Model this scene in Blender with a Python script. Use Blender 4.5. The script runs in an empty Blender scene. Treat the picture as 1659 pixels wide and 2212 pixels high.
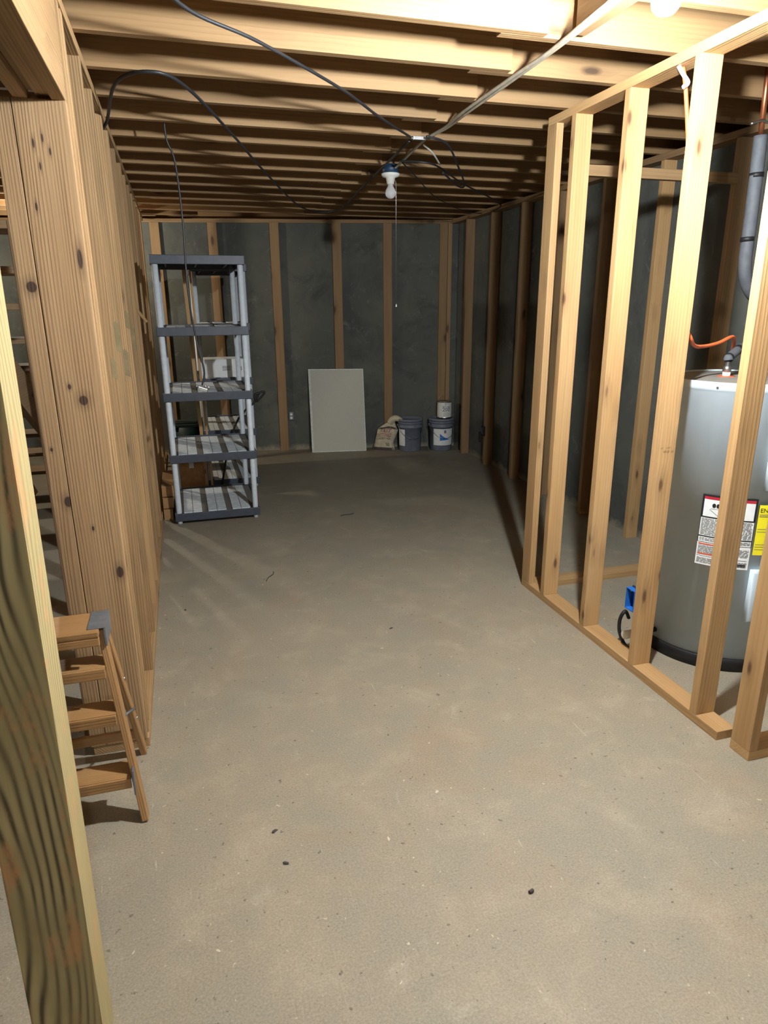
import bpy, bmesh, math, random
from mathutils import Vector, Matrix
random.seed(7)
PI = math.pi
scn = bpy.context.scene
C = scn.collection

# ------------------------------------------------------------------ camera
cam_d = bpy.data.cameras.new('camera'); cam = bpy.data.objects.new('camera', cam_d); C.objects.link(cam)
PITCH, YAW, ROLL, CAMH, FPX = 0.2986, 0.2857, -0.0068, 1.6195, 1454.5
_cy, _sy = math.cos(YAW), math.sin(YAW); _cp, _sp = math.cos(PITCH), math.sin(PITCH); _cr, _sr = math.cos(ROLL), math.sin(ROLL)
fw = Vector((_sy, _cy, 0)); rt = Vector((_cy, -_sy, 0)); up = Vector((0, 0, 1))
f2 = fw*_cp - up*_sp; u2 = up*_cp + fw*_sp
r3 = rt*_cr + u2*_sr; u3 = -rt*_sr + u2*_cr
M = Matrix((r3, u3, -f2)).transposed().to_4x4(); M.translation = Vector((0, 0, CAMH))
cam.matrix_world = M
cam_d.sensor_fit = 'VERTICAL'; cam_d.sensor_height = 36; cam_d.lens = 36*FPX/2212
cam_d.clip_start = 0.01
scn.camera = cam

# ------------------------------------------------------------------ world, light, exposure
w = bpy.data.worlds.new('world'); scn.world = w; w.use_nodes = True
w.node_tree.nodes['Background'].inputs[0].default_value = (0.5, 0.55, 0.7, 1)
w.node_tree.nodes['Background'].inputs[1].default_value = 0.01
vs = scn.view_settings
vs.view_transform = 'Standard'; vs.look = 'None'; vs.gamma = 1; vs.use_curve_mapping = False
vs.exposure = 1.35
BULB_MAIN = 1950        # emission strength of the burning bulb by the partition
def lamp(name, loc, power, col, r):
    d = bpy.data.lights.new(name, 'POINT'); d.energy = power; d.color = col; d.shadow_soft_size = r
    o = bpy.data.objects.new(name, d); C.objects.link(o); o.location = loc; return o
lamp('bulb_light_behind_camera', (0.25, -1.7, 2.25), 30, (0.95, 1.0, 1.0), 0.05)
lamp('bulb_light_left_room', (-1.1, 7.12, 2.2), 25, (1.0, 0.9, 0.72), 0.04)

# ------------------------------------------------------------------ materials
def srgb(r, g, b):
    f = lambda c: c/12.92 if c <= 0.04045 else ((c+0.055)/1.055)**2.4
    return (f(r/255), f(g/255), f(b/255), 1)
class NT:
    def __init__(s, name):
        s.m = bpy.data.materials.new(name); s.m.use_nodes = True; s.t = s.m.node_tree
        s.b = s.t.nodes['Principled BSDF']
    def n(s, typ, **kw):
        x = s.t.nodes.new(typ)
        for k, v in kw.items():
            if isinstance(k, str) and k.startswith('i_'):
                key = k[2:].replace('_', ' ')
                x.inputs[key].default_value = v
            else: setattr(x, k, v)
        return x
    def l(s, a, b): s.t.links.new(a, b)
    def ramp(s, fac, stops):
        r = s.n('ShaderNodeValToRGB'); e = r.color_ramp.elements
        while len(e) < len(stops): e.new(0.5)
        for q, (p, c) in zip(e, stops): q.position = p; q.color = c
        s.l(fac, r.inputs[0]); return r.outputs[0]
    def mix(s, fac, a, b, mode='MIX'):
        x = s.n('ShaderNodeMix', data_type='RGBA', blend_type=mode)
        for v, i in ((fac, 0), (a, 6), (b, 7)):
            if hasattr(v, 'is_linked') or hasattr(v, 'links'): s.l(v, x.inputs[i])
            else: x.inputs[i].default_value = v
        return x.outputs[2]
    def math(s, op, a, b=0.0, c=0.0):
        x = s.n('ShaderNodeMath', operation=op)
        for i, v in enumerate((a, b, c)):
            if hasattr(v, 'links'): s.l(v, x.inputs[i])
            else: x.inputs[i].default_value = v
        return x.outputs[0]
def plain(name, col, rough=0.5, metal=0.0, noise=0.06, scale=30):
    k = NT(name); c = k.n('ShaderNodeTexCoord'); nz = k.n('ShaderNodeTexNoise', i_Scale=scale, i_Detail=4.0)
    k.l(c.outputs['Object'], nz.inputs['Vector'])
    lo = tuple(x*(1-noise*2.5) for x in col[:3])+(1,); hi = tuple(min(1, x*(1+noise*2.5)) for x in col[:3])+(1,)
    k.l(k.ramp(nz.outputs['Fac'], [(0.3, lo), (0.7, hi)]), k.b.inputs['Base Color'])
    k.b.inputs['Roughness'].default_value = rough; k.b.inputs['Metallic'].default_value = metal
    return k.m
def offset_coords(k, scale):
    c = k.n('ShaderNodeTexCoord'); oi = k.n('ShaderNodeObjectInfo')
    off = k.math('MULTIPLY', oi.outputs['Random'], 37.0)
    cb = k.n('ShaderNodeCombineXYZ')
    for i in range(3): k.l(off, cb.inputs[i])
    va = k.n('ShaderNodeVectorMath', operation='ADD'); k.l(c.outputs['Object'], va.inputs[0]); k.l(cb.outputs[0], va.inputs[1])
    def mp(sc):
        m = k.n('ShaderNodeMapping'); k.l(va.outputs[0], m.inputs['Vector']); m.inputs['Scale'].default_value = sc; return m.outputs[0]
    return oi, mp
def wood(name, axis, light, mid, dark, knotc, grain=0.5, knot_density=0.3, stripes=(500, 12.0), rough=0.72, tintvar=0.16, knots=(), ks=(3.2, 9.5)):
    k = NT(name); oi, mp = offset_coords(k, 1)
    def sc(a, o):
        v = [o, o, o]; v[axis] = a; return tuple(v)
    # knots
    vo = k.n('ShaderNodeTexVoronoi', feature='F1', i_Scale=1.0, i_Randomness=1.0)
    nk = k.n('ShaderNodeTexNoise', i_Scale=1.0, i_Detail=2.0); k.l(mp(sc(6, 30)), nk.inputs['Vector'])
    vadd = k.n('ShaderNodeVectorMath', operation='ADD')
    nm = k.n('ShaderNodeVectorMath', operation='SCALE'); k.l(nk.outputs['Color'], nm.inputs[0]); nm.inputs['Scale'].default_value = 0.16
    k.l(mp(sc(*ks)), vadd.inputs[0]); k.l(nm.outputs[0], vadd.inputs[1]); k.l(vadd.outputs[0], vo.inputs['Vector'])
    sepc = k.n('ShaderNodeSeparateColor'); k.l(vo.outputs['Color'], sepc.inputs[0])
    has = k.math('LESS_THAN', sepc.outputs[0], knot_density)
    core = k.n('ShaderNodeMapRange'); k.l(vo.outputs['Distance'], core.inputs[0])
    core.inputs[1].default_value = 0.20; core.inputs[2].default_value = 0.09; core.inputs[3].default_value = 0; core.inputs[4].default_value = 1
    kn = k.math('MULTIPLY', core.outputs[0], has)
    halo = k.n('ShaderNodeMapRange'); k.l(vo.outputs['Distance'], halo.inputs[0])
    halo.inputs[1].default_value = 0.55; halo.inputs[2].default_value = 0.1; halo.inputs[3].default_value = 0; halo.inputs[4].default_value = 1
    hl = k.math('MULTIPLY', halo.outputs[0], has)
    # grain: distorted bands across the width
    nz = k.n('ShaderNodeTexNoise', i_Scale=1.0, i_Detail=5.0, i_Roughness=0.6); k.l(mp(sc(1.1, 14)), nz.inputs['Vector'])
    nf = k.n('ShaderNodeTexNoise', i_Scale=1.0, i_Detail=3.0); k.l(mp(sc(6, 260)), nf.inputs['Vector'])
    nl = k.n('ShaderNodeTexNoise', i_Scale=1.0, i_Detail=2.0); k.l(mp(sc(0.7, 5)), nl.inputs['Vector'])
    ph = k.math('ADD', k.math('MULTIPLY', nl.outputs['Fac'], stripes[1]*1.6), k.math('MULTIPLY', hl, 3.5))
    # across coordinate
    sp = k.n('ShaderNodeSeparateXYZ'); k.l(mp((1, 1, 1)), sp.inputs[0])
    oth = [i for i in range(3) if i != axis]
    acr = k.math('ADD', k.math('MULTIPLY', sp.outputs[oth[0]], stripes[0]), k.math('MULTIPLY', sp.outputs[oth[1]], stripes[0]*0.8))
    n2 = k.n('ShaderNodeTexNoise', i_Scale=1.0, i_Detail=3.0, i_Roughness=0.6); k.l(mp(sc(0.9, 34)), n2.inputs['Vector'])
    sn = k.math('SINE', k.math('ADD', k.math('ADD', acr, ph), k.math('MULTIPLY', n2.outputs['Fac'], 9.0)))
    ring = k.math('MULTIPLY_ADD', sn, 0.5, 0.5)
    ring = k.math('POWER', ring, 1.8)
    am = k.n('ShaderNodeMapRange'); k.l(n2.outputs['Fac'], am.inputs[0]); am.inputs[1].default_value = 0.36; am.inputs[2].default_value = 0.64; am.inputs[3].default_value = 0.25; am.inputs[4].default_value = 1.25
    ring = k.math('MULTIPLY', ring, am.outputs[0])
    base = k.ramp(nz.outputs['Fac'], [(0.3, mid), (0.72, light)])
    c1 = k.mix(k.math('MULTIPLY', ring, grain), base, dark)
    c2 = k.mix(k.math('MULTIPLY', nf.outputs['Fac'], 0.22), c1, dark)
    c3 = k.mix(k.math('MULTIPLY', hl, 0.28), c2, knotc)
    c4 = k.mix(k.math('MULTIPLY', kn, 0.85), c3, knotc)
    cc = k.n('ShaderNodeTexCoord')
    for (kx, ky, kz, ra, rb) in knots:      # knots at the places this very board has them
        s_ = [1/rb, 1/rb, 1/rb]; s_[axis] = 1/ra; s_[1] = 0.0 if axis != 1 else s_[1]
        m = k.n('ShaderNodeMapping'); k.l(cc.outputs['Object'], m.inputs['Vector']); m.inputs['Scale'].default_value = s_
        m.inputs['Location'].default_value = (-kx*s_[0], -ky*s_[1], -kz*s_[2])
        ln = k.n('ShaderNodeVectorMath', operation='LENGTH'); k.l(m.outputs[0], ln.inputs[0])
        wv = k.math('MULTIPLY_ADD', nk.outputs['Fac'], 0.5, -0.25)
        dd = k.math('ADD', ln.outputs['Value'], wv)
        q1 = k.n('ShaderNodeMapRange'); k.l(dd, q1.inputs[0]); q1.inputs[1].default_value = 1.1; q1.inputs[2].default_value = 0.85
        q2 = k.n('ShaderNodeMapRange'); k.l(dd, q2.inputs[0]); q2.inputs[1].default_value = 2.6; q2.inputs[2].default_value = 1.0; q2.inputs[4].default_value = 0.35
        c4 = k.mix(q2.outputs[0], c4, tuple(0.6*v for v in knotc[:3])+(1,)); c4 = k.mix(k.math('MULTIPLY', q1.outputs[0], 0.9), c4, knotc)
    # per-piece tint
    tv = k.math('MULTIPLY_ADD', oi.outputs['Random'], tintvar, 1-tintvar/2)
    hs = k.n('ShaderNodeHueSaturation'); k.l(c4, hs.inputs['Color']); k.l(tv, hs.inputs['Value'])
    k.l(hs.outputs[0], k.b.inputs['Base Color'])
    k.b.inputs['Roughness'].default_value = rough
    bp = k.n('ShaderNodeBump'); bp.inputs['Strength'].default_value = 0.25; bp.inputs['Distance'].default_value = 0.002
    k.l(k.math('ADD', ring, nf.outputs['Fac']), bp.inputs['Height']); k.l(bp.outputs[0], k.b.inputs['Normal'])
    return k.m
def trio(name, *a, **kw): return [wood(name+'_'+'xyz'[i], i, *a, **kw) for i in range(3)]
WHITEWOOD = trio('whitewood', srgb(198, 163, 116), srgb(180, 142, 94), srgb(148, 108, 66), srgb(84, 52, 34), grain=0.20, knot_density=0.34, stripes=(420, 14), ks=(5.2, 15.0))
PINE = trio('yellow_pine', srgb(176, 145, 104), srgb(155, 124, 84), srgb(106, 77, 50), srgb(58, 37, 28), grain=0.5, knot_density=0.14, stripes=(620, 16), tintvar=0.42)
JOISTW = trio('joist_wood', srgb(156, 126, 88), srgb(144, 113, 76), srgb(118, 88, 56), srgb(60, 40, 28), grain=0.16, knot_density=0.12, stripes=(430, 9), tintvar=0.25)
OLDSTUD = trio('aged_stud', srgb(162, 132, 94), srgb(142, 112, 76), srgb(106, 80, 54), srgb(72, 44, 28), grain=0.3, knot_density=0.34, stripes=(420, 14))
LADDERW = trio('varnished_wood', srgb(176, 138, 92), srgb(160, 120, 76), srgb(130, 92, 56), srgb(104, 70, 42), grain=0.25, knot_density=0.02, stripes=(700, 10), rough=0.45)
PBK = dict(grain=0.5, knot_density=0.03, stripes=(640, 20))
PC = (srgb(176, 146, 108), srgb(157, 126, 90), srgb(108, 80, 54), srgb(50, 32, 26))
POSTA = [wood('post_board_pine', 2, *PC, knots=[(.010, 0, .215, .017, .014), (.052, 0, -.389, .020, .011), (.055, 0, .645, .03, .007), (-.026, 0, .26, .008, .005), (-.03, 0, .96, .014, .0035), (-.004, 0, .975, .012, .003), (-.046, 0, .79, .012, .0035), (.012, 0, .94, .011, .003), (-.02, 0, .90, .012, .003), (-.015, 0, -.22, .008, .004)], **PBK)]*3
POSTB = [wood('post_side_pine', 2, *PC, knots=[(.010, 0, .564, .016, .015), (.022, 0, -.12, .018, .013), (-.005, 0, .06, .006, .004)], **PBK)]*3
STAIRW = trio('stair_wood', srgb(150, 124, 92), srgb(126, 100, 72), srgb(90, 68, 46), srgb(60, 40, 30), grain=0.35)

def treated_mat():
    k = NT('treated_lumber'); c = k.n('ShaderNodeTexCoord')
    def mp(sc):
        m = k.n('ShaderNodeMapping'); k.l(c.outputs['Object'], m.inputs['Vector']); m.inputs['Scale'].default_value = sc; return m.outputs[0]
    nl = k.n('ShaderNodeTexNoise', i_Scale=1.0, i_Detail=1.5, i_Roughness=0.4); k.l(mp((5.5, 5.5, 1.35)), nl.inputs['Vector'])
    sp = k.n('ShaderNodeSeparateXYZ'); k.l(mp((1, 1, 1)), sp.inputs[0])
    acr = k.math('ADD', k.math('MULTIPLY', sp.outputs[0], 400.0), k.math('MULTIPLY', sp.outputs[1], 430.0))
    s = k.math('SINE', k.math('ADD', acr, k.math('MULTIPLY', nl.outputs['Fac'], 70.0)))
    ring = k.math('POWER', k.math('MULTIPLY_ADD', s, 0.5, 0.5), 2.2)
    nm = k.n('ShaderNodeTexNoise', i_Scale=1.0, i_Detail=4.0); k.l(mp((9, 9, 3)), nm.inputs['Vector'])
    amt = k.n('ShaderNodeMapRange'); k.l(nm.outputs['Fac'], amt.inputs[0]); amt.inputs[1].default_value = 0.32; amt.inputs[2].default_value = 0.62
    amt.inputs[3].default_value = 0.25; amt.inputs[4].default_value = 1.0
    base = k.ramp(nm.outputs['Fac'], [(0.3, srgb(158, 142, 98)), (0.7, srgb(206, 190, 140))])
    # light on the post's right strip is painted in as a paler colour
    pale = k.n('ShaderNodeMapRange'); k.l(sp.outputs[0], pale.inputs[0]); pale.inputs[1].default_value = 0.044; pale.inputs[2].default_value = 0.062
    base = k.mix(pale.outputs[0], base, srgb(182, 166, 118))
    ringa = k.math('MULTIPLY', k.math('MULTIPLY', ring, amt.outputs[0]), k.math('SUBTRACT', 1.0, k.math('MULTIPLY', pale.outputs[0], 0.6)))
    col = k.mix(k.math('MINIMUM', k.math('MULTIPLY', ringa, 1.1), 0.88), base, srgb(64, 48, 28))
    # raw orange patches where the surface was planed by the saw
    no = k.n('ShaderNodeTexNoise', i_Scale=1.0, i_Detail=5.0, i_Roughness=0.65); k.l(mp((14, 14, 5)), no.inputs['Vector'])
    org = k.ramp(no.outputs['Fac'], [(0.53, (0, 0, 0, 1)), (0.62, (1, 1, 1, 1))])
    col = k.mix(k.math('MULTIPLY', org, 0.75), col, srgb(205, 152, 104))
    nf = k.n('ShaderNodeTexNoise', i_Scale=1.0, i_Detail=3.0); k.l(mp((240, 240, 9)), nf.inputs['Vector'])
    col = k.mix(k.math('MULTIPLY', nf.outputs['Fac'], 0.2), col, srgb(80, 64, 34))
    # knot
    vm = k.n('ShaderNodeVectorMath', operation='DISTANCE'); k.l(mp((1, 0.2, 0.75)), vm.inputs[0]); vm.inputs[1].default_value = (-0.035, -0.012, -0.30*0.75)
    kr = k.n('ShaderNodeMapRange'); k.l(vm.outputs['Value'], kr.inputs[0]); kr.inputs[1].default_value = 0.022; kr.inputs[2].default_value = 0.012
    col = k.mix(k.math('MULTIPLY', kr.outputs[0], 0.75), col, srgb(120, 84, 56))
    k.l(col, k.b.inputs['Base Color']); k.b.inputs['Roughness'].default_value = 0.7
    bp = k.n('ShaderNodeBump'); bp.inputs['Strength'].default_value = 0.3; bp.inputs['Distance'].default_value = 0.002
    k.l(ring, bp.inputs['Height']); k.l(bp.outputs[0], k.b.inputs['Normal'])
    return k.m
TREATED = treated_mat()

def floor_mat():
    k = NT('concrete_floor'); c = k.n('ShaderNodeTexCoord')
    def nz(sc, det, rough=0.55, dist=0.0):
        x = k.n('ShaderNodeTexNoise', i_Scale=sc, i_Detail=det, i_Roughness=rough, i_Distortion=dist); k.l(c.outputs['Object'], x.inputs['Vector']); return x.outputs['Fac']
    big = nz(0.9, 6, 0.62, 0.3); mid = nz(4.5, 7, 0.65, 0.4); fine = nz(160, 4, 0.7); speck = nz(42, 3, 0.5)
    base = k.ramp(big, [(0.30, srgb(128, 127, 116)), (0.5, srgb(141, 132, 116)), (0.72, srgb(155, 146, 128))])
    base = k.mix(k.math('MULTIPLY', mid, 0.75), base, k.ramp(mid, [(0.35, srgb(120, 119, 110)), (0.5, srgb(139, 128, 111)), (0.66, srgb(164, 154, 135))]))
    # reddish clay blush
    blush = k.ramp(nz(1.6, 5, 0.6, 0.6), [(0.55, (0, 0, 0, 1)), (0.75, (1, 1, 1, 1))])
    base = k.mix(k.math('MULTIPLY', blush, 0.5), base, srgb(146, 116, 88))
    cool = k.ramp(nz(3.1, 6, 0.62, 0.5), [(0.52, (0, 0, 0, 1)), (0.68, (1, 1, 1, 1))])
    base = k.mix(k.math('MULTIPLY', cool, 0.5), base, srgb(118, 121, 110))
    # pale efflorescence and trowel marks
    pl = k.ramp(nz(2.7, 9, 0.72, 1.2), [(0.60, (0, 0, 0, 1)), (0.68, (1, 1, 1, 1))])
    base = k.mix(k.math('MULTIPLY', pl, 0.35), base, srgb(180, 174, 156))
    dk = k.ramp(nz(7.0, 8, 0.75, 0.8), [(0.63, (0, 0, 0, 1)), (0.73, (1, 1, 1, 1))])
    base = k.mix(k.math('MULTIPLY', dk, 0.35), base, srgb(92, 82, 66))
    base = k.mix(k.ramp(speck, [(0.675, (0, 0, 0, 1)), (0.72, (0.85, 0.85, 0.85, 1))]), base, srgb(66, 56, 44))
    base = k.mix(k.ramp(nz(55, 3, 0.5, 0.5), [(0.71, (0, 0, 0, 1)), (0.75, (0.7, 0.7, 0.7, 1))]), base, srgb(225, 215, 190))
    # fine scratches
    mp_ = k.n('ShaderNodeMapping'); k.l(c.outputs['Object'], mp_.inputs['Vector']); mp_.inputs['Scale'].default_value = (90, 6, 1); mp_.inputs['Rotation'].default_value = (0, 0, 0.6)
    sc_ = k.n('ShaderNodeTexNoise', i_Scale=1.0, i_Detail=3.0, i_Distortion=0.4); k.l(mp_.outputs[0], sc_.inputs['Vector'])
    base = k.mix(k.ramp(sc_.outputs['Fac'], [(0.70, (0, 0, 0, 1)), (0.76, (0.45, 0.45, 0.45, 1))]), base, srgb(200, 194, 172))
    base = k.mix(0.2, base, k.ramp(fine, [(0.3, srgb(80, 74, 60)), (0.7, srgb(230, 220, 196))]))
    # slab colour darkens toward the far end
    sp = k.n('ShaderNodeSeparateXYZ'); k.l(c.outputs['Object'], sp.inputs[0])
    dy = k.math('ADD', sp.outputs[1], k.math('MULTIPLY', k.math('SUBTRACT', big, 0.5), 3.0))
    far_dark = k.n('ShaderNodeMapRange', interpolation_type='SMOOTHSTEP'); k.l(dy, far_dark.inputs[0]); far_dark.inputs[1].default_value = 3.9; far_dark.inputs[2].default_value = 6.2
    far_dark.inputs[3].default_value = 0; far_dark.inputs[4].default_value = 0.30
    base = k.mix(far_dark.outputs[0], base, srgb(70, 64, 52))
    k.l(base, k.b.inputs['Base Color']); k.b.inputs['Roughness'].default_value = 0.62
    bp = k.n('ShaderNodeBump'); bp.inputs['Strength'].default_value = 0.35; bp.inputs['Distance'].default_value = 0.003
    k.l(k.math('ADD', mid, k.math('MULTIPLY', fine, 0.25)), bp.inputs['Height']); k.l(bp.outputs[0], k.b.inputs['Normal'])
    return k.m
def wall_mat():
    k = NT('foundation_concrete'); c = k.n('ShaderNodeTexCoord')
    def nz(sc, det, rough=0.55, dist=0.0):
        x = k.n('ShaderNodeTexNoise', i_Scale=sc, i_Detail=det, i_Roughness=rough, i_Distortion=dist); k.l(c.outputs['Object'], x.inputs['Vector']); return x.outputs['Fac']
    base = k.ramp(nz(0.9, 6, 0.6, 0.4), [(0.32, srgb(74, 77, 74)), (0.52, srgb(90, 92, 86)), (0.72, srgb(108, 108, 98))])
    base = k.mix(k.ramp(nz(2.2, 8, 0.7, 0.8), [(0.5, (0, 0, 0, 1)), (0.72, (0.7, 0.7, 0.7, 1))]), base, srgb(58, 60, 60))
    base = k.mix(k.ramp(nz(9, 8, 0.8, 0.6), [(0.56, (0, 0, 0, 1)), (0.68, (0.5, 0.5, 0.5, 1))]), base, srgb(128, 130, 126))
    sp = k.n('ShaderNodeSeparateXYZ'); k.l(c.outputs['Object'], sp.inputs[0])
    lo = k.math('ADD', sp.outputs[2], k.math('MULTIPLY', nz(6, 6, 0.7), 0.22))
    ef = k.n('ShaderNodeMapRange'); k.l(lo, ef.inputs[0]); ef.inputs[1].default_value = 0.17; ef.inputs[2].default_value = 0.11
    base = k.mix(k.math('MULTIPLY', ef.outputs[0], 0.55), base, srgb(176, 166, 142))
    k.l(base, k.b.inputs['Base Color']); k.b.inputs['Roughness'].default_value = 0.85
    bp = k.n('ShaderNodeBump'); bp.inputs['Strength'].default_value = 0.4; bp.inputs['Distance'].default_value = 0.004
    k.l(nz(14, 8, 0.7), bp.inputs['Height']); k.l(bp.outputs[0], k.b.inputs['Normal'])
    return k.m
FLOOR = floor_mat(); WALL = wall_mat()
SUBFLOOR = plain('osb_subfloor', srgb(176, 142, 96), 0.8, noise=0.12, scale=14)
SLATE = plain('slate_plastic', srgb(62, 68, 80), 0.5)
POSTP = plain('light_grey_plastic', srgb(206, 214, 222), 0.5, noise=0.03)
SLATP = plain('grey_shelf_plastic', srgb(214, 222, 228), 0.6, noise=0.06)
BASEP = plain('shaded_recess_plastic', srgb(112, 108, 102), 0.7)  # shadow in the shelf grooves, put into the deck as darker grey
CABLE = plain('black_cable', srgb(36, 38, 42), 0.5)
ROMEX = plain('white_cable', srgb(178, 170, 152), 0.5)
STEEL = plain('steel', srgb(190, 190, 190), 0.35, 1.0)
GALV = plain('galvanised', srgb(128, 134, 142), 0.5, 0.6)
TANK = plain('tank_paint', srgb(196, 211, 222), 0.5, noise=0.015, scale=6)
TANKTOP = plain('tank_top', srgb(130, 126, 118), 0.6)
BLACK = plain('black_plastic', srgb(22, 22, 24), 0.55)
INK = plain('black_ink', srgb(18, 18, 20), 0.7, noise=0)
GREYINK = plain('grey_ink', srgb(105, 105, 105), 0.7, noise=0)
WHITEP = plain('white_plastic', srgb(226, 226, 220), 0.45, noise=0.02)
PAPER = plain('label_paper', srgb(226, 228, 228), 0.6, noise=0.02)
REDP = plain('red_print', srgb(176, 30, 48), 0.6, noise=0)
ORANGEP = plain('orange_print', srgb(214, 92, 60), 0.6, noise=0)
YELLOWP = plain('yellow_print', srgb(244, 230, 40), 0.6, noise=0.01)
BLUEBOX = plain('blue_plastic', srgb(34, 100, 182), 0.45)
DKBLUE = plain('teal_blue_plastic', srgb(22, 52, 78), 0.5)
BLUEP = plain('blue_print', srgb(28, 110, 190), 0.6, noise=0)
NAVYP = plain('navy_print', srgb(36, 40, 96), 0.6, noise=0)
INSUL = plain('foam_insulation', srgb(84, 87, 93), 0.7)
COPPER = plain('copper', srgb(190, 120, 84), 0.35, 0.9)
ORANGE = plain('orange_cable', srgb(228, 110, 60), 0.5)
BUCKET = plain('bucket_plastic', srgb(110, 116, 130), 0.45)
CARD = plain('cardboard', srgb(176, 126, 78), 0.8)
GREENP = plain('dark_green_plastic', srgb(28, 52, 48), 0.5)
FOAMB = plain('foam_board', srgb(196, 196, 184), 0.85, noise=0.035, scale=240)
FOAME = plain('foam_edge', srgb(214, 220, 214), 0.7)
BAGP = plain('bag_paper', srgb(196, 184, 160), 0.8, noise=0.08, scale=18)
BAGRED = plain('bag_red_print', srgb(140, 40, 34), 0.8, noise=0)
BAGDK = plain('bag_dark_band', srgb(74, 66, 64), 0.8)
RUBBER = plain('putty_patch', srgb(132, 118, 86), 0.9)
def glass_mat():
    k = NT('bulb_glass'); k.b.inputs['Base Color'].default_value = (0.9, 0.9, 0.92, 1); k.b.inputs['Roughness'].default_value = 0.12
    k.b.inputs['Transmission Weight'].default_value = 0.6; return k.m
GLASS = glass_mat()
def emis(name, col, s):
    k = NT(name); k.b.inputs['Emission Color'].default_value = col; k.b.inputs['Emission Strength'].default_value = s
    k.b.inputs['Base Color'].default_value = (1, 1, 1, 1); return k.m
GLOW = emis('lit_bulb', (0.95, 1.0, 1.02, 1), BULB_MAIN)

# ------------------------------------------------------------------ mesh helpers
def box(bm, x0, x1, y0, y1, z0, z1, bev=0.0):
    vs_ = [bm.verts.new((x, y, z)) for x in (x0, x1) for y in (y0, y1) for z in (z0, z1)]
    F = [(0, 1, 3, 2), (4, 6, 7, 5), (0, 4, 5, 1), (2, 3, 7, 6), (0, 2, 6, 4), (1, 5, 7, 3)]
    fs = [bm.faces.new([vs_[i] for i in f]) for f in F]
    if bev > 0:
        es = list({e for f in fs for e in f.edges})
        bmesh.ops.bevel(bm, geom=es, offset=bev, segments=2, affect='EDGES', profile=0.6)
def tube(bm, pts, r, seg=10, caps=True, radii=None):
    pts = [Vector(p) for p in pts]; n = len(pts); rings = []
    t0 = (pts[1]-pts[0]).normalized(); ref = Vector((0, 0, 1)) if abs(t0.z) < 0.9 else Vector((1, 0, 0))
    u = t0.cross(ref).normalized()
    for i, p in enumerate(pts):
        t = ((pts[min(i+1, n-1)]-pts[max(i-1, 0)])).normalized()
        u = (u - t*u.dot(t)).normalized(); v = t.cross(u)
        rr = radii[i] if radii else r
        rings.append([bm.verts.new(p+(u*math.cos(2*PI*k/seg)+v*math.sin(2*PI*k/seg))*rr) for k in range(seg)])
    for a, b in zip(rings, rings[1:]):
        for k in range(seg):
            f = bm.faces.new((a[k], a[(k+1) % seg], b[(k+1) % seg], b[k])); f.smooth = True
    if caps: bm.faces.new(rings[0][::-1]); bm.faces.new(rings[-1])
def smooth_path(pts, sub=8):
    P = [Vector(p) for p in pts]; out = []
    for i in range(len(P)-1):
        p0, p1, p2, p3 = P[max(i-1, 0)], P[i], P[i+1], P[min(i+2, len(P)-1)]
        for k in range(sub):
            t = k/sub
            out.append(0.5*((2*p1)+(p2-p0)*t+(2*p0-5*p1+4*p2-p3)*t*t+(3*p1-p0-3*p2+p3)*t**3))
    out.append(P[-1]); return out
def lathe(bm, prof, seg=32, cx=0, cy=0, close=True):
    rings = []
    for r, z in prof:
        if r < 1e-6: rings.append([bm.verts.new((cx, cy, z))])
        else: rings.append([bm.verts.new((cx+r*math.cos(2*PI*k/seg), cy+r*math.sin(2*PI*k/seg), z)) for k in range(seg)])
    for a, b in zip(rings, rings[1:]):
        for k in range(seg):
            k2 = (k+1) % seg
            if len(a) == 1 and len(b) == 1: continue
            if len(a) == 1: f = bm.faces.new((a[0], b[k2], b[k]))
            elif len(b) == 1: f = bm.faces.new((a[k], a[k2], b[0]))
            else: f = bm.faces.new((a[k], a[k2], b[k2], b[k]))
            f.smooth = True
def obj(name, bm, mat, parent=None, loc=None, sharp=True):
    bmesh.ops.recalc_face_normals(bm, faces=bm.faces[:])
    me = bpy.data.meshes.new(name); bm.to_mesh(me); bm.free(); me.materials.append(mat)
    o = bpy.data.objects.new(name, me); C.objects.link(o)
    if loc: o.location = loc
    if parent: o.parent = parent
    return o
def tag(o, label, cat, group=None):
    o['label'] = label; o['category'] = cat
    if group: o['group'] = group
    return o
def thing(name, label, cat, loc=(0, 0, 0), rz=0, group=None):
    o = bpy.data.objects.new(name, None); o.empty_display_size = 0.05; C.objects.link(o); o.location = loc; o.rotation_euler = (0, 0, rz)
    return tag(o, label, cat, group)
def struct(name, bm, mat, loc=None):
    o = obj(name, bm, mat, loc=loc); o['kind'] = 'structure'; return o
def board(name, x0, x1, y0, y1, z0, z1, mats, parent=None, bev=0.002, axis=None):
    """a sawn board, its own origin at its centre so the grain starts anew in each"""
    d = (x1-x0, y1-y0, z1-z0); a = d.index(max(d)) if axis is None else axis
    c = ((x0+x1)/2, (y0+y1)/2, (z0+z1)/2); bm = bmesh.new()
    box(bm, -d[0]/2, d[0]/2, -d[1]/2, d[1]/2, -d[2]/2, d[2]/2, bev)
    o = obj(name, bm, mats[a], parent, loc=c)
    return o
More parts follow.
